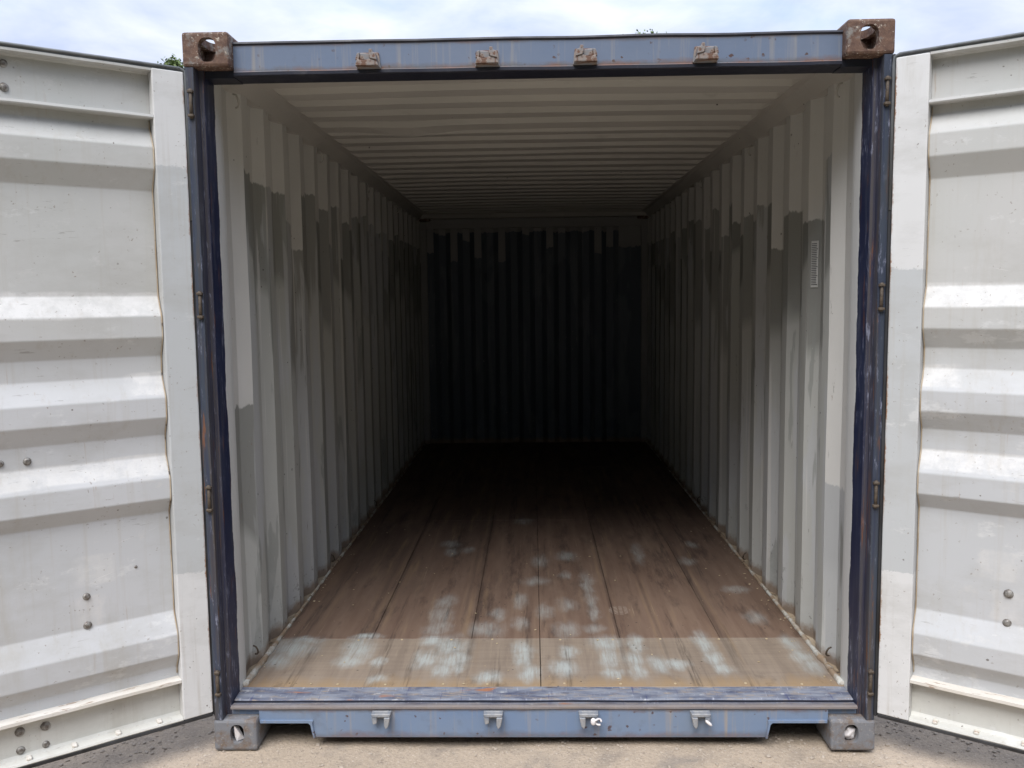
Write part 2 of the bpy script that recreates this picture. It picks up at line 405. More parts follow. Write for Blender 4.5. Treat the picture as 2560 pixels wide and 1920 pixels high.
cf = g.mix(g.mr(g.add(py, g.mul(g.m('SUBTRACT', grain, .5), .22)), .27, .18, 0, .65), cf, (.36, .25, .14))
cf = g.mix(g.mr(g.noise(g.sc(P, (6, 3, 1)), 1.0, 6, .7), .56, .72, 0, .75), cf, (.10, .075, .06))
cf = g.mix(g.mr(g.noise(g.sc(P, (50, 3, 1)), 1.0, 5, .7), .58, .72, 0, .5), cf, (.36, .29, .22))
worn = g.mul(g.mr(g.add(py, g.mul(g.m('SUBTRACT', grain, .5), 1.6)), 2.3, .7), .62)
c = g.mix(worn, c, g.mix(g.mr(grain, .3, .7), (.165, .108, .080), (.25, .175, .128)))
c = g.mix(g.mul(g.mr(g.noise(g.sc(P, (9, 1.6, 1)), 1.0, 6, .72), .53, .68), .8), c, (.060, .042, .036))
c = g.mix(front_row, c, cf)
# drag marks: dark grooves with pale edges running inward
for x, w, y0, y1, s in ((-.30, .020, .2, 3.4, .8), (-.74, .016, .7, 3.0, .85), (-.355, .012, .7, 2.6, .5), (.35, .014, .2, 3.0, .75), (.53, .010, .25, 2.6, .6),
                        (.80, .018, .2, 2.6, .8), (-.045, .018, .2, 1.4, .65), (-.80, .016, .4, 2.2, .5), (-1.06, .03, .6, 2.6, .5)):
    wob = g.mul(g.m('SUBTRACT', g.noise(g.comb(x * 9, py, 0.0), 1.6, 3), .5), .018)
    t = g.m('ABSOLUTE', g.m('SUBTRACT', g.add(px, wob), x))
    band = g.mul(g.mr(t, w, w * .35), g.mul(g.mr(py, y0, y0 + .25), g.mr(py, y1, y1 - .7)))
    c = g.mix(g.mul(g.mul(band, s * .5), g.mr(fine, .35, .6, .45, 1)), c, (.032, .025, .023))
    pale = g.mul(g.mr(g.m('ABSOLUTE', g.m('SUBTRACT', t, w * 1.6)), w * .8, 0.0), g.mul(g.mr(py, y0, y0 + .3), g.mr(py, y1, y1 - 1.0)))
    c = g.mix(g.mul(g.mul(pale, s * .75), g.mr(grain, .42, .62)), c, (.24, .165, .10))
# black tyre rubs and fine pale scratches along the boards
rub = g.mul(g.mr(g.noise(g.sc(P, (14, .55, 1)), 1.0, 5, .6), .58, .68), g.mr(fine, .38, .58))
c = g.mix(g.mul(rub, .7), c, (.035, .028, .026))
pal = g.mul(g.mr(g.noise(g.sc(P, (120, 1.6, 1)), 1.0, 4, .7), .63, .69), g.mr(g.noise(P, 2.4, 3), .42, .58))
c = g.mix(g.mul(pal, .6), c, (.34, .26, .18))
# overspray spots
wn = g.noise(g.sc(P, (1, .45, 1)), 12, 5, .65, 0, True)
Pw = g.vm('ADD', P, g.sc(g.vm('SUBTRACT', wn, (.5, .5, .5)), (.11, .16, 0)))
acc = 0.0
for x, y, rx, ry in SPRAY:
    q = g.vm('MULTIPLY', g.vm('SUBTRACT', Pw, (x, y, .17)), (1 / (rx * 1.45), 1 / (ry * 1.4), 0))
    f_ = g.mr(g.vm('LENGTH', q), .05, 1.25, .95 if y < .68 else .50, 0, True)
    acc = g.mx(acc, f_) if acc != 0.0 else f_
scrap = g.mr(g.add(g.mul(fine, .6), g.mul(g.noise(g.sc(P, (1, .22, 1)), 40, 5, .75), .5)), .46, .70, 1.0, .30)
c = g.mix(g.mul(acc, g.mul(scrap, .85)), c, (.44, .485, .48))
# boot print of pale dust
fpx = g.m('SUBTRACT', px, .385); fpy = g.m('SUBTRACT', py, 1.0)
el = g.m('ADD', g.m('POWER', g.m('DIVIDE', fpx, .052), 2.0), g.m('POWER', g.m('DIVIDE', fpy, .06), 2.0))
tread = g.m('SINE', g.add(g.mul(fpy, 330.0), g.mul(g.m('POWER', g.m('ABSOLUTE', fpx), 2.0), 5500.0)))
tr2 = g.m('SINE', g.mul(fpx, 260.0))
pr = g.mul(g.mr(el, 1.0, .9), g.mul(g.mr(tread, 0.0, .4), g.mr(tr2, -.8, -.4)))
c = g.mix(g.mul(pr, .55), c, (.42, .36, .30))
c = g.mix(g.mul(specks(g, P, 19, .07, .03), .8), c, (.03, .024, .022))
dirt = g.mr(g.m('ABSOLUTE', px), 1.02, 1.16, 0, .5)
c = g.mix(g.mul(dirt, g.mr(blot, .35, .6)), c, (.14, .085, .055))
g.out(c, .62, 0, g.bump(g.add(grain, g.mul(fine, .4)), .25, .002), .15)

# pale dusty ground
m, g = mat('pale_dusty_hardstanding'); M_ground = m
P = g.obj(); px, py, pz = g.sep(P)
a = g.noise(P, 1.1, 5, .6); b = g.noise(P, 6, 6, .65); f_ = g.noise(P, 55, 5, .75)
c = g.mix(g.mr(a, .35, .65), (.40, .325, .25), (.475, .388, .298))
c = g.mix(g.mr(b, .48, .70, 0, .7), c, (.26, .222, .185))
c = g.mix(g.mr(f_, .54, .70, 0, .6), c, (.175, .15, .125))
c = g.mix(g.mr(g.noise(P, 120, 3, .7), .58, .68, 0, .7), c, (.60, .52, .43))
c = g.mix(g.mr(g.voro(P, 260, 'F1', 'Color'), .78, .9, 0, .5), c, (.20, .17, .145))
c = g.mix(g.mr(g.noise(P, 3.1, 5, .7), .60, .66, 0, .35), c, (.26, .235, .21))
rad = g.add(g.vm('LENGTH', g.sc(g.vm('SUBTRACT', P, (0, 2.0, 0)), (1.25, .72, 1))), g.mul(g.m('SUBTRACT', g.noise(P, .9, 4), .5), 1.2))
far = g.mr(rad, 5.1, 5.7)
c = g.mix(far, c, g.mix(g.mr(g.noise(P, 2.5, 4), .35, .65), (.035, .052, .018), (.07, .09, .035)))  # dark grass out of view, added to cut bounce light into the container
vor = g.voro(P, 70)
g.out(c, .9, 0, g.bump(g.add(f_, g.mul(vor, -.6)), .7, .006), .2)
m, g = mat('pebble_stone'); M_peb = m
P = g.obj()
c = g.mix(g.noise(P, 31, 1), (.27, .225, .18), (.55, .47, .385))
g.out(c, .85)
m, g = mat('dry_chips'); M_chip = m
P = g.obj()
c = g.mix(g.noise(P, 23, 1), (.30, .22, .12), (.62, .52, .36))
g.out(c, .8)
m, g = mat('white_plastic_sheet'); M_plastic = m
P = g.obj()
c = g.mix(g.mr(g.noise(P, 26, 3), .3, .7), (.70, .66, .66), (.84, .82, .82))
g.out(c, .45)
m, g = mat('leaf_green'); M_leaf = m
P = g.obj()
c = g.mix(g.noise(P, 1.3, 2), (.10, .15, .035), (.17, .22, .075))
p = g.out(c, .55)
m, g = mat('unseen_belt_green'); M_belt = m
c = g.mix(g.noise(g.obj(), .8, 3), (.03, .055, .014), (.075, .11, .03))
g.out(c, .6)
m, g = mat('bark'); M_bark = m
P = g.obj()
c = g.mix(g.noise(g.sc(P, (8, 8, 1.2)), 1.0, 4), (.06, .045, .035), (.14, .11, .085))
g.out(c, .9)
m, g = mat('strip_white'); M_strip = m
g.out((.58, .58, .56), .5)
m, g = mat('strip_ink'); M_ink = m
g.out((.10, .10, .105), .6)
m, g = mat('underframe_steel'); M_under = m
P = g.obj()
c = g.mix(g.mr(g.noise(P, 8, 4), .4, .6), (.03, .03, .034), (.06, .045, .035))
g.out(c, .8)

# ------------------------------------------------------------------ mesh helpers
def link(name, bm, mats, parent=None, smooth=False, tag=None):
    me = bpy.data.meshes.new(name)
    bm.normal_update()
    bm.to_mesh(me); bm.free()
    for mm in (mats if isinstance(mats, (list, tuple)) else [mats]):
        me.materials.append(mm)
    if smooth:
        me.shade_smooth()
    o = bpy.data.objects.new(name, me)
    COL.objects.link(o)
    if parent: o.parent = parent
    return o

def box(bm, x0, x1, y0, y1, z0, z1, bevel=0.0, mi=0, seg=1):
    r = bmesh.ops.create_cube(bm, size=1)
    vs = r['verts']
    for v in vs:
        v.co = Vector((x0 + (v.co.x + .5) * (x1 - x0), y0 + (v.co.y + .5) * (y1 - y0), z0 + (v.co.z + .5) * (z1 - z0)))
    fs = set(f for v in vs for f in v.link_faces)
    for f in fs: f.material_index = mi
    if bevel:
        es = list(set(e for v in vs for e in v.link_edges))
        bmesh.ops.bevel(bm, geom=es, offset=bevel, segments=seg, affect='EDGES', profile=.5)

def prism(bm, pts, axis, a0, a1, mi=0, nseg=1):
    """extrude a closed 2-D outline along an axis; pts are the two other coordinates in xyz order"""
    def co(p, a):
        if axis == 'x': return Vector((a, p[0], p[1]))
        if axis == 'y': return Vector((p[0], a, p[1]))
        return Vector((p[0], p[1], a))
    rings = []
    for i in range(nseg + 1):
        a = a0 + (a1 - a0) * i / nseg
        rings.append([bm.verts.new(co(p, a)) for p in pts])
    n = len(pts); fs = []
    for i in range(nseg):
        for j in range(n):
            fs.append(bm.faces.new((rings[i][j], rings[i][(j + 1) % n], rings[i + 1][(j + 1) % n], rings[i + 1][j])))
    fs.append(bm.faces.new(rings[0][::-1])); fs.append(bm.faces.new(rings[-1]))
    for f in fs: f.material_index = mi
    bmesh.ops.recalc_face_normals(bm, faces=fs)
    return fs

def tube(bm, pts, r, n=8, cap=True):
    pts = [Vector(p) for p in pts]
    rings = []
    for i, p in enumerate(pts):
        t = (pts[min(i + 1, len(pts) - 1)] - pts[max(i - 1, 0)]).normalized()
        u = t.orthogonal().normalized() if i == 0 else (u - t * u.dot(t)).normalized()
        v = t.cross(u)
        rr = r[i] if isinstance(r, (list, tuple)) else r
        rings.append([bm.verts.new(p + (u * math.cos(2 * math.pi * k / n) + v * math.sin(2 * math.pi * k / n)) * rr) for k in range(n)])
    fs = []
    for a, b in zip(rings, rings[1:]):
        for k in range(n):
            fs.append(bm.faces.new((a[k], a[(k + 1) % n], b[(k + 1) % n], b[k])))
    if cap:
        fs.append(bm.faces.new(rings[0][::-1])); fs.append(bm.faces.new(rings[-1]))
    for f in fs: f.smooth = True
    return fs

def copy_of(src, loc=None, rot=None, parent=None, scale=None):
    c = src.copy()
    COL.objects.link(c)
    c.parent = parent if parent else src.parent
    if loc is not None: c.location = loc
    if rot is not None: c.rotation_euler = rot
    if scale is not None: c.scale = scale
    return c

def boolean(bm_a, cutters):
    """cut the meshes `cutters` out of bm_a, return a new bmesh"""
    def tmp(b):
        me = bpy.data.meshes.new('tmp'); b.normal_update(); b.to_mesh(me); b.free()
        o = bpy.data.objects.new('tmp', me); COL.objects.link(o); return o
    base = tmp(bm_a); cs = [tmp(c) for c in cutters]
    for c in cs:
        md = base.modifiers.new('b', 'BOOLEAN'); md.operation = 'DIFFERENCE'; md.solver = 'EXACT'; md.object = c
    dg = bpy.context.evaluated_depsgraph_get()
    me = bpy.data.meshes.new_from_object(base.evaluated_get(dg))
    out = bmesh.new(); out.from_mesh(me)
    for o in [base] + cs:
        mm = o.data; bpy.data.objects.remove(o); bpy.data.meshes.remove(mm)
    bpy.data.meshes.remove(me)
    return out

# ------------------------------------------------------------------ ground
bm = bmesh.new()
# fine patch in front of and under the container, coarse sheet out to the horizon
def gz(x, y):
    k = max(0.0, 1 - max(abs(x) / 3.6, abs(y + .5) / 3.4))
    h = mnoise.noise(Vector((x * 1.3, y * 1.3, 0))) * .010 + mnoise.noise(Vector((x * 5, y * 5, 3))) * .005 + mnoise.noise(Vector((x * 17, y * 17, 3))) * .0022
    return -.004 + h * min(1, k * 4) - .004
xs = [-400, -60, -12, -3.6] + [-3.6 + .06 * i for i in range(1, 120)] + [3.6, 12, 60, 400]
ys = [-400, -60, -14, -3.9] + [-3.9 + .06 * i for i in range(1, 80)] + [1.0, 8, 60, 400]
grid = [[bm.verts.new((x, y, gz(x, y))) for x in xs] for y in ys]
for j in range(len(ys) - 1):
    for i in range(len(xs) - 1):
        f = bm.faces.new((grid[j][i], grid[j][i + 1], grid[j + 1][i + 1], grid[j + 1][i])); f.smooth = True
ground = link('ground', bm, M_ground)
ground['kind'] = 'structure'

# ------------------------------------------------------------------ container
container = bpy.data.objects.new('shipping_container', None)
COL.objects.link(container)
container['label'] = 'empty weathered blue steel shipping container standing with both end doors swung open'
container['category'] = 'shipping container'
W, L, H = 1.219, 6.058, 2.591
ZF = .17

# corner castings: hollow blocks with an oval hole in each outer face
def casting(x0, x1, y0, y1, z0, z1, front, top):
    b = bmesh.new()
    box(b, x0, x1, y0, y1, z0, z1, .010, seg=2)
    t = .028
    cav = bmesh.new()
    box(cav, x0 + t, x1 - t, y0 + t, y1 - t, z0 + t, z1 - t)
    cuts = [cav]
    def oval(cx, cy, rx, ry, n=28, p=2.6):
        return [(cx + rx * math.copysign(abs(math.cos(a)) ** (2 / p), math.cos(a)), cy + ry * math.copysign(abs(math.sin(a)) ** (2 / p), math.sin(a)))
                for a in (2 * math.pi * k / n for k in range(n))]
    cx, cy, cz = (x0 + x1) / 2, (y0 + y1) / 2, (z0 + z1) / 2
    hx = cx + (.007 if cx < 0 else -.007)
    c = bmesh.new()
    if front: prism(c, oval(hx, cz - (.002 if top else -.006), .0315 if top else .026, .041 if top else .036), 'y', y0 - .02, y0 + t + .02)
    else: prism(c, oval(hx, cz, .032, .040), 'y', y1 - t - .02, y1 + .02)
    cuts.append(c)
    c = bmesh.new()
    if cx < 0: prism(c, oval(cy, cz, .042, .036), 'x', x0 - .02, x0 + t + .02)
    else: prism(c, oval(cy, cz, .042, .036), 'x', x1 - t - .02, x1 + .02)
    cuts.append(c)
    c = bmesh.new()
    if top: prism(c, oval(cx, cy, .032, .062), 'z', z1 - t - .02, z1 + .02)
    else: prism(c, oval(cx, cy, .032, .062), 'z', z0 - .02, z0 + t + .02)
    cuts.append(c)
    return boolean(b, cuts)
cast_label = {(-1, 1): 'upper left, pitted rust with white flecks', (1, 1): 'upper right, plain brown rust'}
for front in (True, False):
    for top in (True, False):
        for s in (-1, 1):
            x0, x1 = (-W, -W + .162) if s < 0 else (W - .162, W)
            y0, y1 = (0, .178) if front else (L - .178, L)
            z0, z1 = (H - .118, H) if top else (0.0, .118)
            o = link('corner_casting', casting(x0, x1, y0, y1, z0, z1, front, top), M_cast_top if top else M_cast_low, container)
            o['label'] = 'rusty brown corner casting' if top else 'worn grey blue corner casting with rusty edges'

# corner posts at the door end
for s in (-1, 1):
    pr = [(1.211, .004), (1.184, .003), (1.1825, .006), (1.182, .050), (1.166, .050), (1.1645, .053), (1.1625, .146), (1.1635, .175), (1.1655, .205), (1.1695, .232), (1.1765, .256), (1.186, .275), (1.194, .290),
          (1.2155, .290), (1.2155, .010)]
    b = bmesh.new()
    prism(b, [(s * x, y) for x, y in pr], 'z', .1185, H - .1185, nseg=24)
    o = link('corner_post', b, M_post, container)
# rear posts
for s in (-1, 1):
    b = bmesh.new()
    box(b, min(s * 1.10, s * 1.2155), max(s * 1.10, s * 1.2155), L - .115, L - .005, .1185, H - .1185, .006)
    link('corner_post', b, M_front, container)

# header over the doors
b = bmesh.new()
hp = [(.044, 2.560), (.050, 2.5545), (.050, 2.468), (.0455, 2.464), (.046, 2.4535), (.052, 2.4505), (.150, 2.4495), (.156, 2.455), (.156, 2.52), (.175, 2.575), (.046, 2.5665)]
fs = prism(b, hp, 'x', -1.0565, 1.0565, nseg=60)
for v in b.verts:                      # knocks and waves along the lower lip
    if v.co.z < 2.47 and v.co.y < .1:
        v.co.z += mnoise.noise(Vector((v.co.x * 3.1, 0, 1))) * .004
        v.co.y += mnoise.noise(Vector((v.co.x * 4.0, 2, 0))) * .002
    if v.co.z > 2.55: v.co.z += mnoise.noise(Vector((v.co.x * 3.7, 4, 1))) * .0025
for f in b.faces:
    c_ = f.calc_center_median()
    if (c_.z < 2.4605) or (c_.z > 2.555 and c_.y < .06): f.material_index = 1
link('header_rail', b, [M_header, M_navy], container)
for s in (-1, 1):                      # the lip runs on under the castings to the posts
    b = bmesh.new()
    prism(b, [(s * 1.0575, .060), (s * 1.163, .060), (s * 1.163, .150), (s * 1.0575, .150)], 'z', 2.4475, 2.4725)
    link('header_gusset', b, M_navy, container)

# door sill with threshold and fork notches
b = bmesh.new()
prism(b, [(.168, .1695), (.168, .120), (.150, .120), (.072, .1478), (.0735, .1605), (.080, .1640)], 'x', -1.162, 1.162, nseg=60)
for v in b.verts:
    if v.co.z > .14: v.co.z += mnoise.noise(Vector((v.co.x * 4, v.co.y * 10, 0))) * .002
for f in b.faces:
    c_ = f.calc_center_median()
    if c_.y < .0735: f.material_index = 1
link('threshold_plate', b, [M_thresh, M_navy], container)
b = bmesh.new()
prism(b, [(.0715, .1476), (.0705, .1535), (.040, .1578), (.029, .1545), (.029, .1476)], 'x', -1.162, 1.162, nseg=60)
for v in b.verts:
    v.co.z += mnoise.noise(Vector((v.co.x * 3.3, 5, 0))) * .0022; v.co.y += mnoise.noise(Vector((v.co.x * 5.3, 5, 4))) * .002
link('threshold_nosing', b, M_thresh, container)
b = bmesh.new()
zt, zb = .147, .036
prism(b, [(-1.0565, zt), (-1.0565, .097), (-.872, .095), (-.861, .088), (-.852, zb), (.832, zb), (.842, .088), (.852, .095), (1.0565, .097), (1.0565, zt)], 'y', .0345, .150)
sill = link('door_sill', b, M_sill, container)
for s in (-1, 1):
    b = bmesh.new()
    prism(b, [(s * (W - .006), .1475), (s * (W - .006), .1187), (s * 1.058, .1187), (s * 1.058, .1475)], 'y', .052, .150)
    link('sill_gusset', b, M_sill, container)
for s, xa, xb in ((-1, -1.052, -.855), (1, 1.052, .836)):     # welded rim round each notch
    b = bmesh.new()
    top = [(xa, .0975), (xb - s * -.012, .0975), (xb - s * .002, .090)]
    rim = [(xa, .094), (xb + s * .016, .094), (xb + s * .0085, .0865), (xb - s * .002, .034), (xb - s * .008, .034), (xb + s * .001, .0895), (xb + s * -.001, .1035), (xa, .1035)]
    prism(b, rim, 'y', .0265, .120)
    link('notch_rim', b, M_sill, container)

# brackets that hold the locking bars (cam keepers)
def keeper_top(b):
    # a shallow pocket: back plate, two side cheeks, a lower shelf and a raised catch
    prism(b, [(-.043, -.030), (.043, -.030), (.036, .024), (-.032, .024)], 'y', .038, .050)
    prism(b, [(-.040, -.029), (.040, -.029), (.034, -.012), (.012, -.006), (-.012, -.012), (-.034, -.008)], 'y', .000, .0385)
    prism(b, [(-.040, -.0085), (-.026, -.0105), (-.024, .016), (-.034, .014)], 'y', .004, .0385)
    prism(b, [(.012, -.0065), (.035, -.0120), (.031, .012), (.022, .014), (.020, .025), (.009, .025), (.008, .004)], 'y', -.004, .0385)
    prism(b, [(-.026, -.010), (.010, -.008), (.008, .013), (-.024, .014)], 'y', .010, .0385)
    bmesh.ops.bevel(b, geom=b.edges[:], offset=.002, segments=1, affect='EDGES')
def keeper_low(b):
    prism(b, [(-.042, .030), (.042, .030), (.036, -.004), (-.034, -.004)], 'y', .026, .036)
    prism(b, [(-.041, .031), (.041, .031), (.037, .016), (-.037, .016)], 'y', -.002, .0265)
    prism(b, [(-.040, .0158), (-.016, .0158), (-.018, -.012), (-.034, -.018)], 'y', .000, .0265)
    prism(b, [(.014, .0158), (.039, .0158), (.032, -.024), (.020, -.036), (.014, -.020)], 'y', -.006, .0265)
    bmesh.ops.bevel(b, geom=b.edges[:], offset=.0025, segments=1, affect='EDGES')
b = bmesh.new(); keeper_top(b)
k0 = link('cam_keeper', b, M_bracket, container)
for i, x in enumerate((-.580, -.166, .173, .586)):
    k = k0 if i == 0 else copy_of(k0)
    k.location = (x, .001, 2.4965)
    k.scale = (1 if x < 0 else -1, 1, 1)
b = bmesh.new(); keeper_low(b)
k1 = link('cam_keeper', b, M_bracket_low, container)
for i, x in enumerate((-.594, -.178, .174, .585)):
    k = k1 if i == 0 else copy_of(k1)
    k.location = (x, .002, .115)
    k.scale = (.88 if x < 0 else -.88, .9, .85)

# hinges: two lugs welded to the post and the pin between them
def hinge(parent):
    b = bmesh.new()
    for z0 in (.036, -.046):
        box(b, -.010, .010, -.004, .014, z0, z0 + .010, .002)
    tube(b, [(0, .005, -.050), (0, .005, .050)], .0058, 10)
    return link('hinge', b, M_hinge, parent)
h0 = hinge(container)
first = True
for s in (-1, 1):
    for z in (2.349, 1.653, .956, .262):
        h = h0 if first else copy_of(h0)
        first = False
        h.location = (s * 1.194, -.007, z)

# ---- corrugated sheets
def sheet(name, prof, z0, z1, side, mats, thick=.0025, nz=14, cuts=None, jitter=.0035, plane='x'):
    """prof: list of (along, depth, facet_id); builds an inner skin and an outer skin"""
    b = bmesh.new()
    cl = b.faces.layers.float.new('cut'); tl = b.faces.layers.float.new('tone')
    def co(a, dd, z):
        j = mnoise.noise(Vector((a * 1.9, z * 1.7, side * 3.1))) * jitter + mnoise.noise(Vector((a * 5.5, z * 4, side))) * jitter * .4
        if plane == 'x': return Vector((side * (1.165 + dd + j), a, z))
        return Vector((a, side + dd + j * .5, z))
    skins = []
    for k in range(2):
        off = thick * k
        skins.append([[b.verts.new(co(a, dd + off, z0 + (z1 - z0) * i / nz)) for (a, dd, fid) in prof] for i in range(nz + 1)])
    for k in range(2):
        for i in range(nz):
            for j in range(len(prof) - 1):
                q = (skins[k][i][j], skins[k][i][j + 1], skins[k][i + 1][j + 1], skins[k][i + 1][j])
                f = b.faces.new(q)
                f.material_index = k
                fid = prof[j + 1][2]
                f[cl] = cuts(fid) if cuts else 0
                f[tl] = (math.sin(fid * 12.9898 + side * 4) * 43758.5453) % 1
    def rim(i, j, i2, j2):
        b.faces.new((skins[0][i][j], skins[0][i2][j2], skins[1][i2][j2], skins[1][i][j]))
    n = len(prof) - 1
    for j in range(n): rim(0, j, 0, j + 1); rim(nz, j + 1, nz, j)
    for i in range(nz): rim(i + 1, 0, i, 0); rim(i, n, i + 1, n)
    bmesh.ops.recalc_face_normals(b, faces=b.faces[:])
    return link(name, b, mats, container)

rnd = random.Random(7)
CUT = {-1: [1.246, 2.166, 2.159, 1.928, 2.227, 2.177, 2.219, 2.156, 2.21, 2.254, 2.212, 2.18, 2.2, 2.16, 2.22, 2.19, 2.2, 2.2, 2.2, 2.2, 2.2],
       1: [.90, 1.98, 2.039, 1.89, 2.135, 2.103, 2.10, 2.041, 2.23, 2.135, 2.213, 2.241, 2.2, 2.16, 2.22, 2.19, 2.2, 2.2, 2.2, 2.2, 2.2]}
for s in (-1, 1):
    prof = [(.282, .026, 0), (.372, .034, 0), (.445, 0.0, 0)]
    y = .445; k = 1
    while y + .2865 < 5.95:
        prof += [(y + .072, 0, 100 + k), (y + .140, .036, k), (y + .2185, .036, k), (y + .2865, 0, k)]
        y += .2865; k += 1
    prof.append((5.95, 0, 100 + k))
    def cf(fid, s=s):
        if fid >= 100: return 1.9 + .33 * ((math.sin(fid * 7.7 + s) * 999.7) % 1)
        return CUT[s][min(fid, 20)]
    sheet('side_wall', prof, .150, 2.495, s, [M_in, M_blue_out], cuts=cf)

# end wall, vertical ribs
prof = []; x = -1.105; k = 0
prof.append((x, .0, 0))
while x + .247 < 1.09:
    prof += [(x + .072, 0, 100 + k), (x + .124, .040, 200 + k), (x + .196, .040, k), (x + .247, 0, 200 + k)]
    x += .247; k += 1
prof.append((1.105, 0, 100 + k))
ecut = [2.30, 2.10, 2.34, 2.08, 2.31, 2.09, 2.36, 2.33, 2.2, 2.3]
def ce(fid):
    if fid >= 200: return 2.36
    if fid >= 100: return (2.16, 2.07, 2.10, 2.06, 2.33, 2.19, 2.36, 2.14, 2.19, 2.2, 2.2)[min(fid - 100, 10)]
    return (2.34, 2.28, 2.35, 2.36, 2.36, 2.34, 2.35, 2.2, 2.2, 2.2)[min(fid, 9)]
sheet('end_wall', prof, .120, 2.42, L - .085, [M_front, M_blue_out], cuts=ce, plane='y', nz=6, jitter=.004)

# rails along the roof edge and the floor edge
for s in (-1, 1):
    b = bmesh.new()
    pr = [(1.190, 2.474), (1.166, 2.478), (1.163, 2.482), (1.118, 2.536), (1.118, 2.560), (1.213, 2.560), (1.213, 2.474)]
    prism(b, [(s * x, z) for x, z in pr], 'y', .1785, L - .1785, nseg=48)
    for v in b.verts:
        if v.co.z < 2.50: v.co.z += .010 * abs(math.sin((v.co.y - .445) / .2865 * math.pi)) + mnoise.noise(Vector((v.co.y * 3, s, 0))) * .004
    me_o = link('top_side_rail', b, M_roof, container)
    b = bmesh.new()
    prism(b, [(s * 1.176, .162), (s * 1.176, .150), (s * 1.190, .012), (s * 1.213, .012), (s * 1.213, .162)], 'y', .1785, L - .1785)
    for f in b.faces:
        if f.calc_center_median().z > .155: f.material_index = 1
    link('bottom_side_rail', b, [M_blue_out, M_seal], container)
    b = bmesh.new()
    n = 120
    for i in range(n):                 # ragged bead of sealant and dirt between wall and floor
        pass
    pts = [(s * (1.158 + .004 * mnoise.noise(Vector((i * .9, s, 0)))), .175 + (5.95 - .175) * i / n, .1715 + .003 * mnoise.noise(Vector((i * 1.7, s, 5)))) for i in range(n + 1)]
    rr = [.009 + .006 * mnoise.noise(Vector((i * 2.3, s, 9))) + (.012 * max(0, 1 - i / 14) * (.5 + mnoise.noise(Vector((i * 1.37, s, 2))))) for i in range(n + 1)]
    tube(b, pts, rr, 6)
    link('floor_sealant', b, M_caulk, container)
b = bmesh.new()
box(b, -1.105, 1.105, L - .112, L - .012, 2.40, 2.495, .004)
link('end_rail', b, M_front, container)
b = bmesh.new()
box(b, -1.165, 1.165, L - .20, L - .005, 2.497, 2.5565, .003)
link('end_header', b, M_roof, container)
b = bmesh.new()
box(b, -1.105, 1.105, L - .09, L - .005, .02, .125)
link('end_sill', b, M_under, container)

# roof: ribs run across, slightly crowned and dented
b = bmesh.new()
ys = [(.160, 0.0), (.535, 0.0)]
y = .535
while y + .224 < 5.86:
    ys += [(y + .050, .0), (y + .062, -.024), (y + .160, -.024), (y + .172, 0.0), (y + .224, 0.0)]
    y += .224
ys.append((5.875, 0))
xs = [-1.125, -1.085, -1.045] + [-1.0 + .1 * i for i in range(21)] + [1.045, 1.085, 1.125]
def rz(x, yy, h):
    k = 1.0 if abs(x) < 1.07 else 0.0
    crown = .006 * (1 - (x / 1.125) ** 2)
    dent = -.030 * math.exp(-(((x + .62) / .16) ** 2 + ((yy - 1.38) / .10) ** 2)) - .010 * math.exp(-((yy - 1.38) / .10) ** 2) * k
    return 2.536 + h * k + crown + dent + mnoise.noise(Vector((x * 1.1, yy * 2.3, 0))) * .006 * k
rows = []
for kk in range(2):
    rows.append([[b.verts.new((x, yy, rz(x, yy, h) + .003 * kk)) for x in xs] for yy, h in ys])
for kk in range(2):
    for j in range(len(ys) - 1):
        for i in range(len(xs) - 1):
            f = b.faces.new((rows[kk][j][i], rows[kk][j][i + 1], rows[kk][j + 1][i + 1], rows[kk][j + 1][i])); f.material_index = kk
bmesh.ops.recalc_face_normals(b, faces=b.faces[:])
link('roof_panel', b, [M_roof, M_blue_out], container)

# plywood floor boards: two columns, butted rows
rows_y = [(.1685, .6535), (.6555, 2.729), (2.731, 4.62), (4.622, 5.97)]
for ri, (y0, y1) in enumerate(rows_y):
    ex = [-1.163, 0.0, 1.163] if ri == 0 else [-1.163, -.745, -.302, 0.0, .352, .792, 1.163]
    for xa, xb in zip(ex, ex[1:]):
        b = bmesh.new()
        dz = rnd.uniform(-.0016, .0008)
        g_ = .0015 if ri == 0 else .0009
        box(b, xa + (g_ if xa > -1.1 else 0), xb - (g_ if xb < 1.1 else 0), y0, y1 + rnd.uniform(-.0006, .0006), .142, ZF + dz, .0014)
        link('floor_board', b, M_floor, container)
# screws along the seams
b = bmesh.new(); bmesh.ops.create_cone(b, cap_ends=True, segments=10, radius1=.0055, radius2=.0045, depth=.002)
sc0 = link('floor_screw', b, M_chip, container); fs_ = True
for yy in (.636, .190):
    for x in (-.80, -.615, -.385, -.21, .085, .31, .53, .79, 1.0):
        s_ = sc0 if fs_ else copy_of(sc0)
        fs_ = False
        s_.location = (x + rnd.uniform(-.01, .01), yy + rnd.uniform(-.006, .006), ZF + .0012)
# cross members under the floor
b = bmesh.new(); box(b, -1.185, 1.185, -.022, .022, .022, .1405)
cm = link('cross_member', b, M_under, container)
for i in range(17):
    c = cm if i == 0 else copy_of(cm)
    c.location = (0, .40 + i * .335, 0)

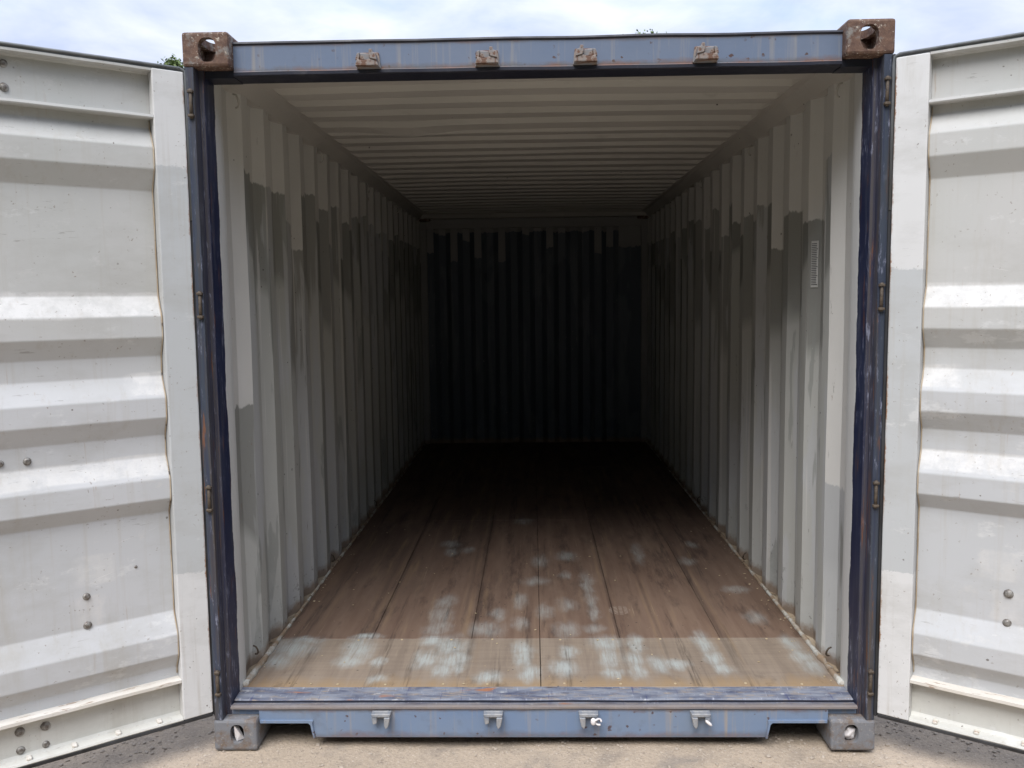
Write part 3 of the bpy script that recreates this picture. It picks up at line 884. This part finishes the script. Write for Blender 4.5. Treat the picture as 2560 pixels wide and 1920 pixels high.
# lashing rings on the rails
def ring(b):
    tube(b, [(0, -.012, .030), (.014, -.010, .022), (.020, -.002, .002), (.019, .012, -.020), (.010, .022, -.034), (0, .026, -.036)], .0048, 8)
b = bmesh.new(); ring(b)
r0 = link('lashing_ring', b, M_roof, container)
rr_first = True
for s in (-1, 1):
    for y, z in ((.34, 2.437), (1.69, 2.44), (3.05, 2.44), (4.4, 2.44)):
        r_ = r0 if rr_first else copy_of(r0)
        rr_first = False
        r_.location = (s * 1.158, y, z)
        r_.scale = (-s * .85, .8, .7)
        r_.rotation_euler = (0, 0, 0)
b = bmesh.new(); ring(b)
r1 = link('lashing_ring', b, M_hinge, container); rr_first = True
for s, y, z in ((-1, .31, .262), (-1, 1.67, .232), (1, .32, .245), (1, 1.70, .222), (-1, 3.0, .23), (1, 3.05, .23)):
    r_ = r1 if rr_first else copy_of(r1)
    rr_first = False
    r_.location = (s * 1.160, y, z); r_.scale = (-s * .8, .7, .7)

# height scale strip on the right wall
b = bmesh.new()
box(b, -.0205, .0205, -.0006, .0006, -.098, .098, .0003)
for i in range(24):
    z = -.088 + i * .0075
    box(b, -.017, .017 if i % 5 == 0 else .011, -.0014, -.0007, z, z + .0032, mi=1)
strip_o = link('scale_strip', b, [M_strip, M_ink], container)
strip_o.location = (1.1835, .6925, 1.795); strip_o.rotation_euler = (0, 0, math.atan2(.068, -.036) + math.pi)

# ------------------------------------------------------------------ doors
PROF = [(2.2915, -.045), (2.262, -.045), (2.194, -.009), (2.120, -.009), (2.048, -.045), (1.687, -.045), (1.618, -.009), (1.545, -.009), (1.478, -.045), (1.408, -.045),
        (1.333, -.009), (1.262, -.009), (1.197, -.045), (1.122, -.045), (1.047, -.009), (.973, -.009), (.920, -.045), (.553, -.045), (.472, -.009), (.398, -.009), (.343, -.045), (.3035, -.045)]
def pn(z):
    for (z1, n1), (z0, n0) in zip(PROF, PROF[1:]):
        if z0 <= z <= z1: return n0 + (n1 - n0) * (z - z0) / (z1 - z0)
    return -.045
def door(hinge_pt, ang, mir, mdoor, bolts, tabs, label):
    o = bpy.data.objects.new('door', None); COL.objects.link(o)
    o.parent = container; o.location = (*hinge_pt, 0); o.rotation_euler = (0, 0, ang)
    o['label'] = label
    Z0, Z1, WD = .150, 2.457, 1.165
    fy = lambda y0, y1: (min(y0 * mir, y1 * mir), max(y0 * mir, y1 * mir))
    # stiles
    for x0, x1 in ((0, .106), (WD - .106, WD)):
        b = bmesh.new(); box(b, x0, x1, *fy(-.058, 0), Z0, Z1, .004, seg=2)
        link('door_stile', b, mdoor, o)
    # top and bottom channels
    X0, X1 = .1065, WD - .1065
    for nm, zl, zh in (('top_rail', 2.290, Z1), ('bottom_rail', Z0 - .002, .306)):
        b = bmesh.new()
        if nm == 'top_rail':
            pr = [(-.058, zl), (-.003, zl), (-.001, zl + .004), (-.003, zl + .013), (-.040, zl + .013), (-.045, zl + .019), (-.045, zh - .016), (-.040, zh - .010), (-.002, zh - .008), (-.002, zh), (-.058, zh)]
        else:
            pr = [(-.058, zl), (-.004, zl), (-.001, zl + .004), (-.004, zl + .010), (-.037, zl + .014), (-.045, zl + .024), (-.045, zh - .019), (-.040, zh - .013), (-.001, zh - .014), (-.001, zh - .003), (-.058, zh)]
        prism(b, [(y * mir, z) for y, z in pr], 'x', X0, X1, nseg=30)
        for v in b.verts:
            v.co.z += mnoise.noise(Vector((v.co.x * 6, mir, zl * 5))) * .0015
        for f in b.faces:               # the ledge that faces up or out is the cream rusty one
            cz = f.calc_center_median()
            if nm == 'bottom_rail' and cz.z > zh - .018 and abs(cz.y) < .046: f.material_index = 1
        link(nm, b, [mdoor, M_flange], o)
    # corrugated panel, inside and outside skin
    b = bmesh.new()
    xs = [X0 + (X1 - X0) * i / 16 for i in range(17)]
    sk = []
    for k in range(2):
        sk.append([[b.verts.new((x, mir * (n - .003 * k + .0022 * mnoise.noise(Vector((x * 2.1, z * 2.5, mir))) * (1 if .13 < x < 1.03 else .25)), z)) for x in xs] for z, n in PROF])
        for j in range(len(PROF) - 1):
            for i in range(16):
                f = b.faces.new((sk[k][j][i], sk[k][j][i + 1], sk[k][j + 1][i + 1], sk[k][j + 1][i])); f.material_index = k
    bmesh.ops.recalc_face_normals(b, faces=b.faces[:])
    # soften the press folds
    es = [e for e in b.edges if len(e.link_faces) == 2 and e.calc_face_angle(0) > .25]
    bmesh.ops.bevel(b, geom=es, offset=.0035, segments=2, affect='EDGES', profile=.5)
    for f in b.faces: f.smooth = False
    pan = link('door_panel', b, [mdoor, M_blue_out], o)
    # sealant bead along the stile
    b = bmesh.new(); pts = []; rad = []
    z = 2.286
    while z > .31:
        pts.append((X0 + .0035 + .0012 * mnoise.noise(Vector((z * 9, mir, 0))), mir * (pn(z) + .002), z))
        rad.append(.0022 + .0011 * mnoise.noise(Vector((z * 14, mir, 3))))
        z -= .012
    tube(b, pts, rad, 6)
    link('sealant_bead', b, M_seal, o)
    # rubber gasket: a flat band with a rolled lip round the edge
    b = bmesh.new()
    g0, g1 = -.013, WD + .013
    # hinge side, top, bottom, free side
    box(b, g0, -.001, *fy(-.030, -.002), Z0 - .014, Z1 + .014, .003)
    box(b, g1 - .012, g1, *fy(-.030, -.002), Z0 - .014, Z1 + .014, .003)
    box(b, 0, WD, *fy(-.030, -.002), Z0 - .016, Z0 - .001, .003)
    link('gasket', b, M_rubber, o)
    b = bmesh.new()
    tube(b, [(-.006, mir * -.004, 1.95), (-.007, mir * -.004, Z1 - .02), (-.004, mir * -.004, Z1 + .004), (.012, mir * -.004, Z1 + .011), (.06, mir * -.004, Z1 + .011), (WD, mir * -.004, Z1 + .011)], .0055, 8)
    tube(b, [(.0, mir * -.028, Z1 + .010), (.06, mir * -.028, Z1 + .016), (WD, mir * -.028, Z1 + .016)], .0062, 8)
    box(b, .0, WD, *fy(-.030, -.005), Z1 + .001, Z1 + .010)
    link('gasket_lip', b, M_rubber2, o)
    # bolts of the locking bar brackets outside
    b = bmesh.new()
    bmesh.ops.create_uvsphere(b, u_segments=14, v_segments=8, radius=.0145)
    for v in b.verts: v.co.z *= .62
    bmesh.ops.rotate(b, verts=b.verts, cent=(0, 0, 0), matrix=Matrix.Rotation(R(90), 3, 'X'))
    for v in b.verts:
        v.co += Vector((mnoise.noise(v.co * 90), 0, mnoise.noise(v.co * 90 + Vector((5, 5, 5))))) * .0012
    for f in b.faces: f.smooth = True
    b0 = link('bolt', b, M_bolt, o)
    for i, (s, z, sc_) in enumerate(bolts):
        k = b0 if i == 0 else copy_of(b0)
        k.location = (s, mir * (pn(z) if .31 < z < 2.28 else -.045), z); k.scale = (sc_, sc_, sc_)
        k.rotation_euler = (0, i * 1.1, 0)
    # small stop tabs on the lower lip
    b = bmesh.new(); box(b, -.008, .008, *fy(-.036, -.008), 0, .011, .003)
    t0 = link('stop_tab', b, M_flange, o)
    for i, s in enumerate(tabs):
        k = t0 if i == 0 else copy_of(t0)
        k.location = (s, 0, Z0 + .008)
    return o
dL_ = door((-1.2165, .001), R(217.5), 1, M_door[0],
     [(.539, 2.417, .9), (.541, 2.344, 1), (.623, 1.153, .85), (.545, 1.151, .9), (.394, .664, .9), (.396, .563, 1), (.619, .25, 1.1), (.543, .247, 1.1), (.62, .186, .95), (.545, .183, .85), (.231, .737, .4)],
     [.599, .462, .323, .185], 'left door leaf, white inside with patches of grey repaint')
dR_ = door((1.2165, -.010), R(-34.5), -1, M_door[1],
     [(.394, .659, 1.1), (.393, .558, 1.0), (.539, 2.417, .9), (.541, 2.344, 1), (.623, 1.153, .85), (.545, 1.151, .9), (.619, .25, 1.1), (.543, .247, 1.1)],
     [.189, .319, .46, .60], 'right door leaf, paler inside with a plain white lower recess')

# ------------------------------------------------------------------ loose things
def wad(name, loc, sx, sy, sz, rot, label, seed, folded):
    b = bmesh.new()
    bmesh.ops.create_icosphere(b, subdivisions=3 if not folded else 1, radius=1)
    for v in b.verts:
        n = v.co.copy()
        k = 1 + .35 * mnoise.noise(n * 1.9 + Vector((seed, 0, 0))) + .22 * abs(mnoise.noise(n * 4.2 + Vector((0, seed, 0))))
        v.co = Vector((n.x * sx, n.y * sy, n.z * sz)) * k
    for f in b.faces: f.smooth = not folded
    o = link(name, b, M_plastic)
    o.location = loc; o.rotation_euler = rot
    o['label'] = label; o['category'] = 'plastic scrap'; o['group'] = 'plastic scraps stuffed in the lower corner castings'
    return o
b = bmesh.new()
vs = [b.verts.new(p) for p in ((-.010, .0, .030), (.010, .006, -.006), (-.004, .010, -.036), (-.012, .012, -.020), (.022, .020, -.030), (-.002, .024, .018))]
for q in ((0, 1, 2), (0, 2, 3), (1, 4, 2), (0, 5, 1), (1, 5, 4), (0, 3, 5), (3, 2, 5), (2, 4, 5)): b.faces.new([vs[i] for i in q])
bmesh.ops.recalc_face_normals(b, faces=b.faces[:])
o = link('plastic_scrap', b, M_plastic); o.location = (-1.134, .006, .066)
o['label'] = 'folded pointed scrap of white sheet poking from the lower left corner casting'; o['category'] = 'plastic scrap'; o['group'] = 'plastic scraps stuffed in the lower corner castings'
wad('plastic_scrap', (1.134, .034, .056), .023, .018, .026, (.3, .2, .4), 'crumpled rounded white plastic filling the hole of the lower right corner casting', 2.2, False)
# white tie remains on two lower brackets
b = bmesh.new()
tube(b, [(.014 * math.cos(a), .006 * math.sin(a * 2), .010 * math.sin(a)) for a in (2 * math.pi * k / 16 for k in range(15))], .0035, 8)
bmesh.ops.create_icosphere(b, subdivisions=2, radius=.011, matrix=Matrix.Translation((-.016, -.002, .002)) @ Matrix.Diagonal((.9, .8, 1.3, 1)))
o = link('cable_tie', b, M_plastic); o.location = (.205, -.011, .118)
o['label'] = 'white looped tie left hanging on the third lower bracket from the left'; o['category'] = 'cable tie'; o['group'] = 'white ties on the lower brackets'
b = bmesh.new()
bmesh.ops.create_icosphere(b, subdivisions=2, radius=.010, matrix=Matrix.Rotation(R(-50), 4, 'Y') @ Matrix.Diagonal((.6, .8, 1.6, 1)))
o = link('cable_tie', b, M_plastic); o.location = (.610, -.011, .113)
o['label'] = 'short white tie stub on the rightmost lower bracket'; o['category'] = 'cable tie'; o['group'] = 'white ties on the lower brackets'

# gravel and grit
ICO = None
def scatter(name, n, mtl, place, flat=.6):
    t = (1 + 5 ** .5) / 2
    iv = [Vector(v).normalized() for v in ((-1, t, 0), (1, t, 0), (-1, -t, 0), (1, -t, 0), (0, -1, t), (0, 1, t), (0, -1, -t), (0, 1, -t), (t, 0, -1), (t, 0, 1), (-t, 0, -1), (-t, 0, 1))]
    fi = ((0, 11, 5), (0, 5, 1), (0, 1, 7), (0, 7, 10), (0, 10, 11), (1, 5, 9), (5, 11, 4), (11, 10, 2), (10, 7, 6), (7, 1, 8), (3, 9, 4), (3, 4, 2), (3, 2, 6), (3, 6, 8), (3, 8, 9), (4, 9, 5), (2, 4, 11), (6, 2, 10), (8, 6, 7), (9, 8, 1))
    V, F = [], []
    rn = random.Random(11)
    for i in range(n):
        x, y, z, r = place(rn)
        a = rn.uniform(0, 6.28); ca, sa = math.cos(a), math.sin(a); ex = rn.uniform(.7, 1.5); base = len(V)
        for v in iv:
            k = r * rn.uniform(.75, 1.2)
            X, Y = v.x * k * ex, v.y * k
            V.append((x + X * ca - Y * sa, y + X * sa + Y * ca, z + v.z * k * flat))
        F += [tuple(base + q for q in f) for f in fi]
    me = bpy.data.meshes.new(name); me.from_pydata(V, [], F); me.materials.append(mtl)
    o = bpy.data.objects.new(name, me); COL.objects.link(o)
    return o
def gplace(rn):
    while True:
        x = rn.uniform(-2.6, 2.6); y = rn.uniform(-.95, .45)
        dens = .35 + .65 * (mnoise.noise(Vector((x * 1.7, y * 2.2, 4))) > 0)
        if abs(x) < 1.0 and y < 0: dens *= .55
        if rn.random() < dens: break
    r = .0013 + .0075 * rn.random() ** 7
    return x, y, gz(x, y) + r * .2, r
o = scatter('gravel', 16000, M_peb, gplace); o['kind'] = 'stuff'; o['label'] = 'loose grit and small stones on the hardstanding'
def dplace(rn):
    x = rn.choice((-1, 1)) * (1.15 - abs(rn.gauss(0, .03))) if rn.random() < .45 else rn.uniform(-1.1, 1.1)
    y = rn.uniform(.18, 2.6)
    r = .0015 + .005 * rn.random() ** 3
    return x, y, ZF + .002, r
o = scatter('litter_chips', 260, M_chip, dplace, .3); o['kind'] = 'stuff'; o['label'] = 'bits of straw and wood chips on the plywood floor'

# ------------------------------------------------------------------ trees behind
def tree(loc, h, cr, cz, rz_, nleaf, label, seed, leaf=.16):
    root = bpy.data.objects.new('tree', None); COL.objects.link(root)
    root.location = loc
    root['label'] = label; root['category'] = 'tree'; root['group'] = 'trees beyond the container'
    rn = random.Random(seed)
    b = bmesh.new()
    tube(b, [(0, 0, -.1), (.1, .05, h * .3), (-.05, .1, h * .6), (.05, 0, h * .93)], [.24, .19, .13, .03], 10)
    limbs = []
    for i in range(14):
        a = i * 2.4 + rn.uniform(-.3, .3); z = h * rn.uniform(.35, .85); l = cr * rn.uniform(.5, .9)
        tip = Vector((math.cos(a) * l, math.sin(a) * l, z + l * .5)); limbs.append(tip)
        tube(b, [(0, 0, z), tip * .5 + Vector((0, 0, z * .5)), tip], [.06, .04, .012], 6)
    link('trunk', b, M_bark, root)
    clumps = []
    for i in range(46):
        while True:
            p = Vector((rn.uniform(-1, 1), rn.uniform(-1, 1), rn.uniform(-1, 1)))
            if .25 < p.length < 1: break
        clumps.append((Vector((p.x * cr, p.y * cr, cz + p.z * rz_)), rn.uniform(.4, .8)))
    clumps += [(Vector((0, 0, cz + rz_ * .9)), .35)]
    V, F = [], []
    for i in range(nleaf):
        c, r = clumps[rn.randrange(len(clumps))] if i > nleaf * .04 else clumps[-1]
        p = c + Vector((rn.gauss(0, .5), rn.gauss(0, .5), rn.gauss(0, .42))) * r
        p.z = min(p.z, cz + rz_ + .25 * rn.random())
        n = Vector((rn.gauss(0, 1), rn.gauss(0, 1), rn.gauss(0, 1) + .5)).normalized()
        u = n.orthogonal().normalized(); v = n.cross(u); a = rn.uniform(0, 6.28)
        d1 = (u * math.cos(a) + v * math.sin(a)) * leaf * rn.uniform(.6, 1.2); d2 = n.cross(d1).normalized() * leaf * .3
        k = len(V)
        V += [p - d1 * .5, p + d2, p + d1 * .5, p - d2]; F.append((k, k + 1, k + 2, k + 3))
    me = bpy.data.meshes.new('crown'); me.from_pydata([tuple(v) for v in V], [], F); me.materials.append(M_leaf)
    o = bpy.data.objects.new('crown', me); COL.objects.link(o); o.parent = root
tree((-13.3, 30, 0), 10.6, 2.6, 8.0, 2.75, 9000, 'leafy green tree beyond the left door, its top showing beside the rusty casting', 3)
tree((5.26, 40, 0), 14.2, 1.3, 11.2, 3.05, 5000, 'tree far behind the container, only its tip showing over the header', 8)

# unseen tree belt, added to block low sky light and darken the interior
def belt(cx, cy, hx, hy, h, n, seed):
    rn = random.Random(seed)
    V, F = [], []
    for i in range(n):
        t = rn.random() ** .8
        x = cx + rn.uniform(-hx, hx); y = cy + rn.uniform(-hy, hy)
        top = h * (.82 + .25 * mnoise.noise(Vector((x * .22, y * .22, seed))) + .10 * mnoise.noise(Vector((x * .9, y * .9, seed))))
        p = Vector((x, y, top * t))
        nn = Vector((rn.gauss(0, 1), rn.gauss(0, 1), rn.gauss(0, 1) + .3)).normalized()
        u = nn.orthogonal().normalized(); v = nn.cross(u); a = rn.uniform(0, 6.28); w = rn.uniform(.35, .7)
        d1 = (u * math.cos(a) + v * math.sin(a)) * w; d2 = nn.cross(d1).normalized() * w * .5
        k = len(V); V += [tuple(p - d1 * .5), tuple(p + d2), tuple(p + d1 * .5), tuple(p - d2)]; F.append((k, k + 1, k + 2, k + 3))
    return V, F
V, F = [], []
for a in ((0, -14.5, 30, 2.2, 12.5, 18000, 1), (-26, 8, 2.5, 30, 9.0, 12000, 2), (26, 8, 2.5, 30, 9.0, 12000, 3), (0, 46, 34, 2.5, 8.5, 9000, 4)):
    v, f = belt(*a); k = len(V); V += v; F += [tuple(q + k for q in ff) for ff in f]
me = bpy.data.meshes.new('unseen_tree_belt'); me.from_pydata(V, [], F); me.materials.append(M_belt)
o = bpy.data.objects.new('unseen_tree_belt', me); COL.objects.link(o)
o['kind'] = 'stuff'; o['label'] = 'unseen belt of green trees added to darken the container inside'
